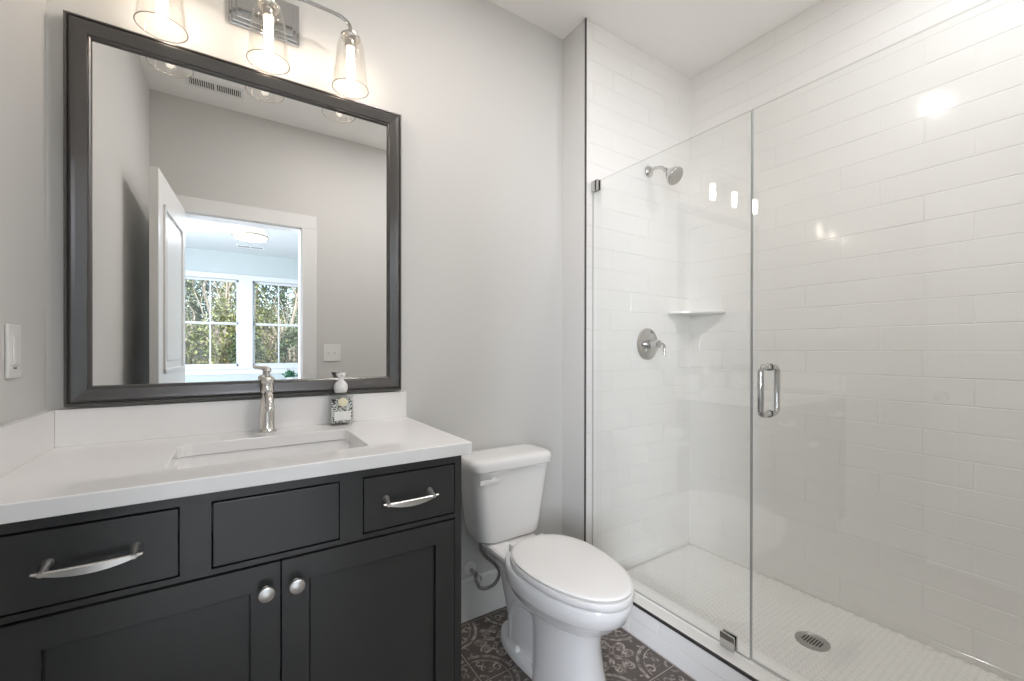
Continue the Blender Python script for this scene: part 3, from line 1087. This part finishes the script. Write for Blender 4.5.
dl = thing('ceiling_light', 'white drum ceiling light with brass band in the bedroom, seen in mirror', 'ceiling light', (0.585, -4.05, H))
dx_, dy_ = 0.585, -4.05
b = lathe(new(), [(0.065, -.0005), (0.065, -.02), (0.05, -.025), (0.012, -.03), (0.012, -.16)], (dx_, dy_, H), (0, 0, 1), 32)
obj('canopy', b, M['nickel'], dl, 30)
b = lathe(new(), [(0.176, 2.615 - H), (0.178, 2.615 - H), (0.178, 2.468 - H), (0.174, 2.468 - H)], (dx_, dy_, H), (0, 0, 1), 48, False, False)
obj('shade', b, M['drum'], dl, 30)
b = new()
lathe(b, [(0.179, 2.474 - H), (0.1805, 2.474 - H), (0.1805, 2.462 - H), (0.174, 2.462 - H)], (dx_, dy_, H), (0, 0, 1), 48, False, False)
lathe(b, [(0.0, 2.448 - H), (0.009, 2.451 - H), (0.012, 2.456 - H), (0.009, 2.461 - H)], (dx_, dy_, H), (0, 0, 1), 20)
obj('band', b, M['brass'], dl, 30)
b = lathe(new(), [(0.174, 2.466 - H), (0.10, 2.460 - H), (0.0, 2.458 - H)], (dx_, dy_, H), (0, 0, 1), 48, True, True)
obj('diffuser', b, M['drum_diffuser'], dl, 30)

# ------------------------------------------------------------------ toilet
TX = 1.397
LX = 1.386
tl = thing('toilet', 'white two-piece toilet between the vanity and the shower', 'toilet', (TX, -0.4, 0))
b = new()
# front pedestal
loft(b, [egg(TX + .022, -0.38, -0.690, 0.113, 0.0), egg(TX + .022, -0.38, -0.688, 0.112, 0.012), egg(TX + .020, -0.38, -0.676, 0.104, 0.05), egg(TX + .016, -0.38, -0.664, 0.096, 0.12),
         egg(TX + .010, -0.38, -0.660, 0.090, 0.20), egg(TX + .004, -0.36, -0.672, 0.094, 0.265), egg(TX, -0.34, -0.69, 0.104, 0.30)])
# foot flange
loft(b, [egg(TX + .014, -0.135, -0.60, 0.098, 0.0, back_pow=2.3), egg(TX + .014, -0.135, -0.60, 0.098, 0.020, back_pow=2.3), egg(TX + .014, -0.140, -0.60, 0.092, 0.029, back_pow=2.3),
         egg(TX + .014, -0.17, -0.60, 0.070, 0.034, back_pow=2.3)])
# trapway column
loft(b, [egg(TX, -0.20, -0.52, 0.060, 0.02), egg(TX, -0.19, -0.52, 0.056, 0.10), egg(TX, -0.15, -0.52, 0.060, 0.20), egg(TX + .01, -0.10, -0.52, 0.068, 0.30), egg(TX + .01, -0.06, -0.52, 0.080, 0.365)])
# sculpted trapway hump on both flanks
for s in (-1, 1):
    tube(b, smooth_path([(TX + .008 + s * .034, -.50, .17), (TX + .006 + s * .041, -.40, .225), (TX + .006 + s * .042, -.31, .21), (TX + .010 + s * .040, -.255, .13), (TX + .012 + s * .038, -.250, .03)], 6), 0.030, 14)
# bowl
k_ = dict(split=.40, back_pow=2.3, front_pow=2.05)
loft(b, [egg(LX + .006, -0.31, -0.655, 0.080, 0.255, **k_), egg(LX + .003, -0.30, -0.705, 0.112, 0.284, **k_), egg(LX, -0.29, -0.748, 0.136, 0.318, **k_), egg(LX, -0.285, -0.772, 0.150, 0.344, **k_),
         egg(LX, -0.283, -0.778, 0.1535, 0.350, **k_), egg(LX, -0.280, -0.786, 0.1565, 0.356, **k_), egg(LX, -0.280, -0.798, 0.1595, 0.385, **k_), egg(LX, -0.280, -0.803, 0.161, 0.407, **k_),
         egg(LX, -0.283, -0.800, 0.158, 0.413, **k_), egg(LX, -0.29, -0.79, 0.152, 0.4155, **k_)])
# deck under the tank
loft(b, [rrect(TX - .055, TX + .075, -0.36, -0.040, .03, .29), rrect(TX - .080, TX + .092, -0.39, -0.034, .03, .345), rrect(TX - .114, TX + .108, -0.40, -0.030, .03, .372),
         rrect(TX - .116, TX + .110, -0.40, -0.030, .03, .386), rrect(TX - .110, TX + .104, -0.40, -0.036, .03, .391)])
obj('bowl', b, M['porcelain'], tl, 42)
for s in (-1, 1):
    b = lathe(new(), [(0.013, 0), (0.013, 0.006), (0.010, 0.014), (0.005, 0.018), (0.0, 0.019)], (TX + .014 + s * .078, -0.316, 0.029), (0, 0, 1), 20)
    obj('bolt_cap', b, M['plastic'], tl, 40)
# tank
b = new()
rings = []
for z, xl, yf, yb, rr in ((0.3925, .115, -.165, -.045, .04), (0.3945, .136, -.186, -.034, .05), (0.406, .147, -.196, -.030, .05), (0.45, .154, -.200, -.029, .05), (0.58, .171, -.206, -.028, .045),
                          (0.690, .186, -.212, -.027, .042), (0.697, .186, -.212, -.027, .042)):
    rings.append(rrect(TX - xl, TX + xl, yf, yb, (rr, rr, .03, .03), z, 8))
loft(b, rings)
obj('tank', b, M['porcelain'], tl, 40)
b = new()
rings = []
for z, e, in ((0.6975, -.004), (0.7000, .000), (0.722, .002), (0.735, -.002), (0.741, -.009), (0.744, -.022), (0.7455, -.05)):
    rings.append(rrect(TX - .197 - e, TX + .197 + e, -.228 - e, -.022 + min(e, 0), (.048, .048, .03, .03), z, 8))
loft(b, rings)
obj('tank_lid', b, M['porcelain'], tl, 40)
b = new()
lathe(b, [(0.013, 0), (0.013, 0.005), (0.009, 0.009), (0.007, 0.018)], (1.288, -0.2105, 0.664), (0, -1, 0), 20)
loft(b, [rrect(0, 0, 0, 0, 0, 0)] if False else [[(1.300 - .086 * t, -.229 - .008 * t + w_ * .4, .664 + .004 * t + h_) for w_, h_ in
     ((-.010 + .003 * t, 0), (-.007, -.0075 - .002 * t), (.004, -.0075 - .002 * t), (.008, 0), (.004, .007), (-.007, .007))] for t in (0, .2, .4, .6, .8, .95, 1)])
obj('flush_lever', b, M['plastic'], tl, 45)
# seat ring and closed lid
b = new()
loft(b, [egg(LX, -.322, -.797, .155, .417, **k_), egg(LX, -.318, -.804, .159, .421, **k_), egg(LX, -.318, -.807, .161, .431, **k_), egg(LX, -.320, -.804, .160, .440, **k_), egg(LX, -.327, -.795, .153, .4425, **k_)])
obj('seat', b, M['seat_plastic'], tl, 40)
b = new()
loft(b, [egg(LX, -.330, -.790, .148, .4435, **k_), egg(LX, -.324, -.799, .156, .446, **k_), egg(LX, -.324, -.801, .158, .4505, **k_), egg(LX, -.327, -.798, .155, .4535, **k_), egg(LX, -.335, -.788, .148, .4555, **k_),
         egg(LX, -.355, -.76, .125, .4575, **k_), egg(LX, -.42, -.68, .08, .459, **k_)])
for s in (-1, 1):
    box(b, LX + s * .065 - .018, LX + s * .065 + .018, -.338, -.300, .3920, .4420, .006, 3)
obj('lid', b, M['seat_plastic'], tl, 40)

# water supply
sv = thing('supply_valve', 'small chrome water valve with white wall plate left behind the toilet', 'valve', (1.295, -0.017, 0.213))
b = lathe(new(), [(0.030, 0), (0.030, 0.003), (0.022, 0.010), (0.010, 0.012)], (1.295, -0.0005, 0.218), (0, -1, 0), 28)
obj('escutcheon', b, M['plastic'], sv, 35)
b = new()
lathe(b, [(0.0085, 0), (0.0085, 0.046)], (1.295, -0.010, 0.216), (0, -1, 0), 16)
lathe(b, [(0.011, -.016), (0.012, 0.0), (0.011, .022), (0.0085, .026)], (1.296, -0.058, 0.203), (0.2, 0, -1), 18)
lathe(b, [(0.006, 0), (0.006, 0.014), (0.014, 0.016), (0.014, 0.022), (0.0, 0.023)], (1.296, -0.066, 0.212), (-.2, -1, 0), 18)
obj('valve_body', b, M['chrome'], sv, 40)
hs = new()
tube(hs, smooth_path([(1.301, -.058, .176), (1.312, -.064, .157), (1.345, -.069, .149), (1.380, -.079, .166), (1.393, -.090, .212), (1.360, -.1, .264), (1.312, -.110, .311), (1.285, -.118, .352), (1.281, -.120, .380), (1.281, -.120, .3915)], 7), 0.0072, 12)
hz = tag(obj('supply_hose', hs, M['hose'], None, 60, (1.297, -.09, .2)), 'grey braided hose looping from the wall valve up to the toilet tank', 'hose')

# ------------------------------------------------------------------ shower glass, door, fittings
GX, GZ = 1.8667, 1.9775
gt = 0.0098


def pane(bm, y0, y1, z0, z1):
    vs = []
    box(bm, GX - gt / 2, GX + gt / 2, y0, y1, z0, z1)
    for f in bm.faces:
        f.normal_update()
        if abs(f.normal.x) < .5:
            f.material_index = 2 if f.normal.z > .5 else 1


sg = thing('fixed_shower_screen', 'fixed clear glass shower panel beside the toilet', 'glass panel', (GX, -0.54, CZ))
b = new()
pane(b, -0.9160, YP - 0.003, CZ + 0.0045, GZ)
obj('glass', b, [M['glass'], M['glass_edge'], M['glass_top']], sg)


def clamp(y0, y1, z0, z1):
    b = new()
    box(b, GX - .013, GX - .0055, y0, y1, z0, z1, .0015)
    box(b, GX + .0055, GX + .013, y0, y1, z0, z1, .0015)
    return b


b = clamp(YP - .046, YP - .0032, GZ - .044, GZ + .004)
box(b, GX - .013, GX + .013, YP - .046, YP - .0032, GZ + .0005, GZ + .005, .001)
obj('top_clamp', b, M['chrome'], sg)
b = clamp(-.867, -.816, CZ + .0005, CZ + .052)
obj('bottom_clamp', b, M['chrome'], sg)
obj('wall_channel', box(new(), GX - .007, GX + .007, YP - .0029, YP - .0024, CZ + .006, GZ - .05), M['curb_stone'], sg)

sd = thing('shower_door', 'clear glass shower door with chrome loop handle', 'shower door', (GX, -1.3, CZ))
b = new()
pane(b, YF + 0.030, -0.9200, CZ + 0.010, GZ)
obj('glass', b, [M['glass'], M['glass_edge'], M['glass_top']], sd)
b = new()
hy_, hz0, hz1 = -0.972, 0.974, 1.125
for s in (-1, 1):
    x0 = GX + s * gt / 2
    xo = GX + s * 0.052
    P = [(x0 + s * .004, hy_, hz0), (xo - s * .018, hy_, hz0)]
    P += [(xo - s * .018 + s * .018 * math.sin(R(a)), hy_, hz0 + .018 - .018 * math.cos(R(a))) for a in (22, 45, 68, 90)]
    P += [(xo - s * .018 + s * .018 * math.cos(R(a)), hy_, hz1 - .018 + .018 * math.sin(R(a))) for a in (0, 22, 45, 68, 90)]
    P += [(x0 + s * .004, hy_, hz1)]
    tube(b, P, 0.0094, 16)
    for z in (hz0, hz1):
        lathe(b, [(0.0120, .0003), (0.0120, 0.003), (0.0105, 0.006), (0.0085, 0.007)], (x0, hy_, z), (s, 0, 0), 20)
obj('handle', b, M['chrome'], sd, 45)
b = new()
for z0 in (0.36, 1.70):
    for s in (-1, 1):
        box(b, *sorted((GX + s * .0052, GX + s * .012)), YF + .028, YF + .085, z0, z0 + .09, .0015)
    box(b, GX - .02, GX + .02, YF + .0035, YF + .012, z0, z0 + .09, .0015)
    box(b, GX - .010, GX + .010, YF + .012, YF + .029, z0 + .01, z0 + .08, .0015)
obj('hinge', b, M['chrome'], sd)

sh = thing('showerhead', 'chrome shower head on a bent arm high on the tiled wall', 'shower head', (2.272, YP, 2.126))
ax, az = 2.272, 2.128
b = lathe(new(), [(0.030, 0.0008), (0.030, 0.004), (0.024, 0.012), (0.012, 0.016)], (ax, YP, az), (0, -1, 0), 28)
obj('flange', b, M['chrome'], sh, 40)
b = new()
tube(b, smooth_path([(ax, YP - .006, az), (ax, YP - .045, az + .004), (ax, YP - .080, az - .006), (ax, YP - .108, az - .030)], 6), 0.0085, 14)
obj('arm', b, M['chrome'], sh, 45)
b = new()
d = Vector((0.02, -0.75, -0.66)).normalized()
o = Vector((ax, YP - .106, az - .028))
lathe(b, [(0.0, -.008), (0.011, -.004), (0.0135, .004), (0.011, .012), (0.013, .017), (0.022, .028), (0.034, .047), (0.0440, .066), (0.0465, .072), (0.0465, .079), (0.0440, .082), (0.0, .082)], o, d, 32)
obj('head', b, M['chrome'], sh, 35)
b = lathe(new(), [(0.0420, .0818), (0.040, .0835), (0.0, .084)], o, d, 32)
obj('spray_face', b, M['drain_steel'], sh, 30)

vv = thing('shower_valve', 'round chrome shower valve with lever on the tiled wall', 'shower valve', (2.267, YP, 1.211))
vx, vz = 2.266, 1.211
b = lathe(new(), [(0.084, 0.0008), (0.084, 0.003), (0.078, 0.007), (0.050, 0.010), (0.047, 0.013), (0.030, 0.014)], (vx, YP, vz), (0, -1, 0), 40)
obj('escutcheon', b, M['chrome'], vv, 30)
b = lathe(new(), [(0.024, 0.0), (0.024, 0.022), (0.020, 0.026), (0.018, 0.045), (0.021, 0.048), (0.021, 0.062), (0.017, 0.066), (0.0, 0.067)], (vx, YP - .012, vz), (0, -1, 0), 28)
obj('hub', b, M['chrome'], vv, 35)
b = new()
tube(b, smooth_path([(vx, YP - .068, vz), (vx + .030, YP - .070, vz + .001), (vx + .044, YP - .071, vz - .004), (vx + .048, YP - .072, vz - .020), (vx + .048, YP - .072, vz - .060)], 5), [.006] * 21, 12)
obj('lever', b, M['chrome'], vv, 45)

b = new()
pts = [(XW - .001, YP - .001)]
cs = [(XW - .200 + .0, YP - .001), (XW - .001, YP - .213)]
poly = [(XW - .0015, YP - .0015), (XW - .203, YP - .0015), (XW - .203, YP - .012)]
for k in range(1, 12):
    t = k / 12
    x = (XW - .203) * (1 - t) + (XW - .012) * t
    y = (YP - .012) * (1 - t) + (YP - .216) * t
    bow = .016 * math.sin(math.pi * t)
    poly.append((x - bow * .7, y - bow * .7))
poly += [(XW - .012, YP - .216), (XW - .0015, YP - .216)]
prism(b, poly, 1.379, 1.394)
cs_ = tag(obj('corner_shelf', b, M['porcelain'], None, None, (XW - .08, YP - .08, 1.379)), 'white corner shelf in the tiled corner of the shower', 'shelf')
bv = cs_.modifiers.new('bevel', 'BEVEL')
bv.width = .004
bv.segments = 3
bv.limit_method = 'ANGLE'

fd = thing('shower_drain', 'round steel drain in the white mosaic shower floor', 'drain', (2.288, -0.932, SZ))
b = new()
dxx, dyy, dz = 2.288, -0.932, SZ + .0003
lathe(b, [(0.057, 0), (0.0565, 0.002), (0.048, 0.0030), (0.046, 0.0015), (0.0, 0.0015)], (dxx, dyy, dz), (0, 0, 1), 44)
obj('grate', b, M['drain_steel'], fd, 30)
gr = fd.children[0]
for k in range(-3, 4):
    ln_ = (.018, .023, .025, .026, .025, .023, .018)[k + 3]
    y_ = dyy + k * .0098
    q = [rrect(dxx - ln_, dxx + ln_, y_ - .0027, y_ + .0027, .0026, z_, 4) for z_ in (dz + .0012, dz + .0021)]
    obj('slot', loft(new(), q), M['slot'], gr)

# ------------------------------------------------------------------ bedroom table and plant
tb = thing('side_table', 'small white table under the bedroom windows, seen in mirror', 'table', (1.20, -6.22, 0))
obj('table_top', box(new(), 0.98, 1.45, -6.45, -6.02, .600, .625, .004), M['table_paint'], tb)
for x in (1.005, 1.425):
    for y in (-6.425, -6.045):
        obj('leg', box(new(), x - .018, x + .018, y - .018, y + .018, 0, .5995, .003), M['table_paint'], tb)
pp = thing('potted_plant', 'small green plant in a white pot below the right bedroom window, seen in mirror', 'plant', (1.20, -6.22, .6255))
b = lathe(new(), [(0.040, 0), (0.055, .085), (0.057, .095), (0.050, .095), (0.047, .085), (0.0, .083)], (1.20, -6.22, .6258), (0, 0, 1), 28, True, False)
obj('pot', b, M['white_pot'], pp, 40)
b = new()
rnd = random.Random(5)


def leaf(bm, base, d, L, wd, mi=0):
    d = Vector(d).normalized()
    u, v = frame_to(d)
    a = rnd.uniform(0, 6.28)
    s = u * math.cos(a) + v * math.sin(a)
    nn = d.cross(s)
    B_ = Vector(base)
    p = [B_, B_ + d * L * .35 + s * wd * .5 + nn * L * .05, B_ + d * L - nn * L * .06, B_ + d * L * .35 - s * wd * .5 + nn * L * .05]
    f = bm.faces.new([bm.verts.new(q) for q in p])
    f.material_index = mi


for k in range(70):
    a = rnd.uniform(0, 6.28)
    e = rnd.uniform(.15, 1.4)
    d = (math.cos(a) * math.cos(e), math.sin(a) * math.cos(e), math.sin(e))
    base = Vector((1.20, -6.22, .715)) + Vector(d) * rnd.uniform(.02, .10)
    leaf(b, base, (d[0] + rnd.uniform(-.4, .4), d[1] + rnd.uniform(-.4, .4), d[2] - .1), rnd.uniform(.05, .085), rnd.uniform(.03, .05))
for k in range(9):
    a = k * .7
    tube(b, [(1.20, -6.22, .70), (1.20 + .05 * math.cos(a), -6.22 + .05 * math.sin(a), .78)], .0025, 5)
obj('leaves', b, M['plant_leaf'], pp)

# ------------------------------------------------------------------ garden outside the bedroom windows
b = new()
nx, ny = 26, 22
grid = []
rnd = random.Random(11)
for j in range(ny + 1):
    y = WY - .3 - j * 1.5
    row = []
    for i in range(nx + 1):
        x = -19 + i * 1.5
        z = -.25 + max(0, (-y - 9.0)) * .105 + rnd.uniform(-.05, .05)
        row.append(b.verts.new((x, y, z)))
    grid.append(row)
for j in range(ny):
    for i in range(nx):
        b.faces.new((grid[j][i], grid[j][i + 1], grid[j + 1][i + 1], grid[j + 1][i]))
struct('ground', b, M['litter'], 'brown leaf-covered bank outside the bedroom windows', 'ground', None, 60)


def gz(y):
    return -.25 + max(0, (-y - 9.0)) * .105


def tree(label, x, y, h, r, mleaf, n, seed, trunk=.07, low=.12, size=.16, bare=False):
    """trunk with forking branches and a crown of single leaves"""
    rnd_ = random.Random(seed)
    z0 = gz(y) - .05
    t = thing('garden_tree' if not bare else 'bare_tree', label, 'tree', (x, y, z0), 'trees and shrubs outside the bedroom windows')
    b = new()
    tips = []

    def grow(p, d, L, rad, lev):
        pts = [p]
        q = p.copy()
        dd = d.copy()
        for k in range(4):
            dd = (dd + Vector((rnd_.uniform(-.16, .16), rnd_.uniform(-.16, .16), rnd_.uniform(-.02, .12)))).normalized()
            q = q + dd * L / 4
            pts.append(q.copy())
        tube(b, pts, [rad * (1 - .14 * k) for k in range(5)], 6 if lev < 2 else 4)
        tips.append(q.copy())
        if lev < 3:
            for k in range(4 if lev else 7):
                s = pts[min(4, 1 + k % 4)] if lev else pts[1 + (k * 4) // 7]
                a = rnd_.uniform(0, 6.28)
                sp_ = rnd_.uniform(.22, .48)
                nd = Vector((math.cos(a) * sp_, math.sin(a) * sp_, rnd_.uniform(.5, .9))).normalized()
                grow(s, nd, L * rnd_.uniform(.42, .62), rad * .45, lev + 1)
    grow(Vector((x, y, z0)), Vector((0, 0, 1)), h * .72, trunk, 0 if bare else 1)
    obj('trunk', b, M['twig'] if bare else M['bark'], t, 60)
    b = new()
    for k in range(n):
        a = rnd_.uniform(0, 6.28)
        u_ = rnd_.uniform(-1, 1)
        rr = rnd_.uniform(.25, 1) ** .45
        s_ = math.sqrt(1 - u_ * u_)
        zz = low + (1 - low) * (u_ * rr * .5 + .5)
        wav = 1 + .22 * math.sin(a * 3 + seed) * math.cos(zz * 9 + seed)
        p = Vector((x + r * wav * rr * s_ * math.cos(a), y + r * wav * rr * s_ * math.sin(a), z0 + h * zz))
        d = Vector((rnd_.uniform(-1, 1), rnd_.uniform(-1, 1), rnd_.uniform(-.8, .8)))
        L = size * rnd_.uniform(.6, 1.3)
        d.normalize()
        uu, vv_ = frame_to(d)
        q = [p, p + d * L * .4 + uu * L * .27, p + d * L, p + d * L * .4 - uu * L * .27]
        b.faces.new([b.verts.new(w_) for w_ in q])
    if n:
        obj('foliage', b, mleaf, t)


# front row of shrubs, a second row, bare trees, and tall trees behind
tree('olive-green bushy shrub low in the left half of the left window, seen in mirror', -0.36, -11.4, 1.95, .43, M['leaf_olive'], 2600, 1, size=.09)
tree('dark green shrub low in the right half of the left window, seen in mirror', 0.70, -11.4, 1.85, .43, M['leaf_dark'], 2600, 2, size=.09)
tree('dark green shrub low at the right edge of the right window, seen in mirror', 1.78, -11.4, 1.90, .43, M['leaf_dark'], 2600, 4, size=.09)
tree('grey-green shrub at the far left edge of the left window, seen in mirror', -0.95, -12.9, 2.5, .46, M['leaf_grey'], 2600, 12, size=.10)
tree('tall olive shrub in the middle of the left window, seen in mirror', 0.18, -12.9, 2.6, .46, M['leaf_olive'], 2600, 3, size=.10)
tree('olive shrub low in the left half of the right window, seen in mirror', 1.32, -12.9, 2.5, .46, M['leaf_olive'], 2600, 13, size=.10)
tree('grey-green shrub at the far right edge of the right window, seen in mirror', 2.45, -12.9, 2.7, .46, M['leaf_grey'], 2600, 14, size=.10)
tree('pale bare forked tree behind the left window, seen in mirror', 0.05, -14.9, 5.0, 1, None, 0, 5, trunk=.05, bare=True)
tree('thin bare tree behind the right window, seen in mirror', 2.05, -14.9, 5.2, 1, None, 0, 9, trunk=.045, bare=True)
tree('grey-green tall tree at the left behind the left window, seen in mirror', -1.35, -17.6, 4.6, .78, M['leaf_grey'], 4200, 6, size=.15)
tree('tall olive tree behind the bare trunk of the left window, in mirror', 0.58, -17.6, 4.2, .78, M['leaf_olive'], 4200, 7, size=.15)
tree('dark tall evergreen filling the upper left of the right window, seen in mirror', 2.5, -17.6, 5.0, .78, M['leaf_dark'], 4200, 8, size=.15)
tree('dark broad evergreen at the far back between the two windows, seen in mirror', 1.35, -20.2, 5.0, .95, M['leaf_dark'], 4200, 10, size=.17)
tree('dark broad evergreen at the far back of the left window, seen in mirror', -0.95, -20.2, 4.6, .95, M['leaf_dark'], 4200, 15, size=.17)
tree('grey-green broad tree at the far back of the right window, seen in mirror', 3.65, -20.2, 4.8, .95, M['leaf_grey'], 4200, 16, size=.17)
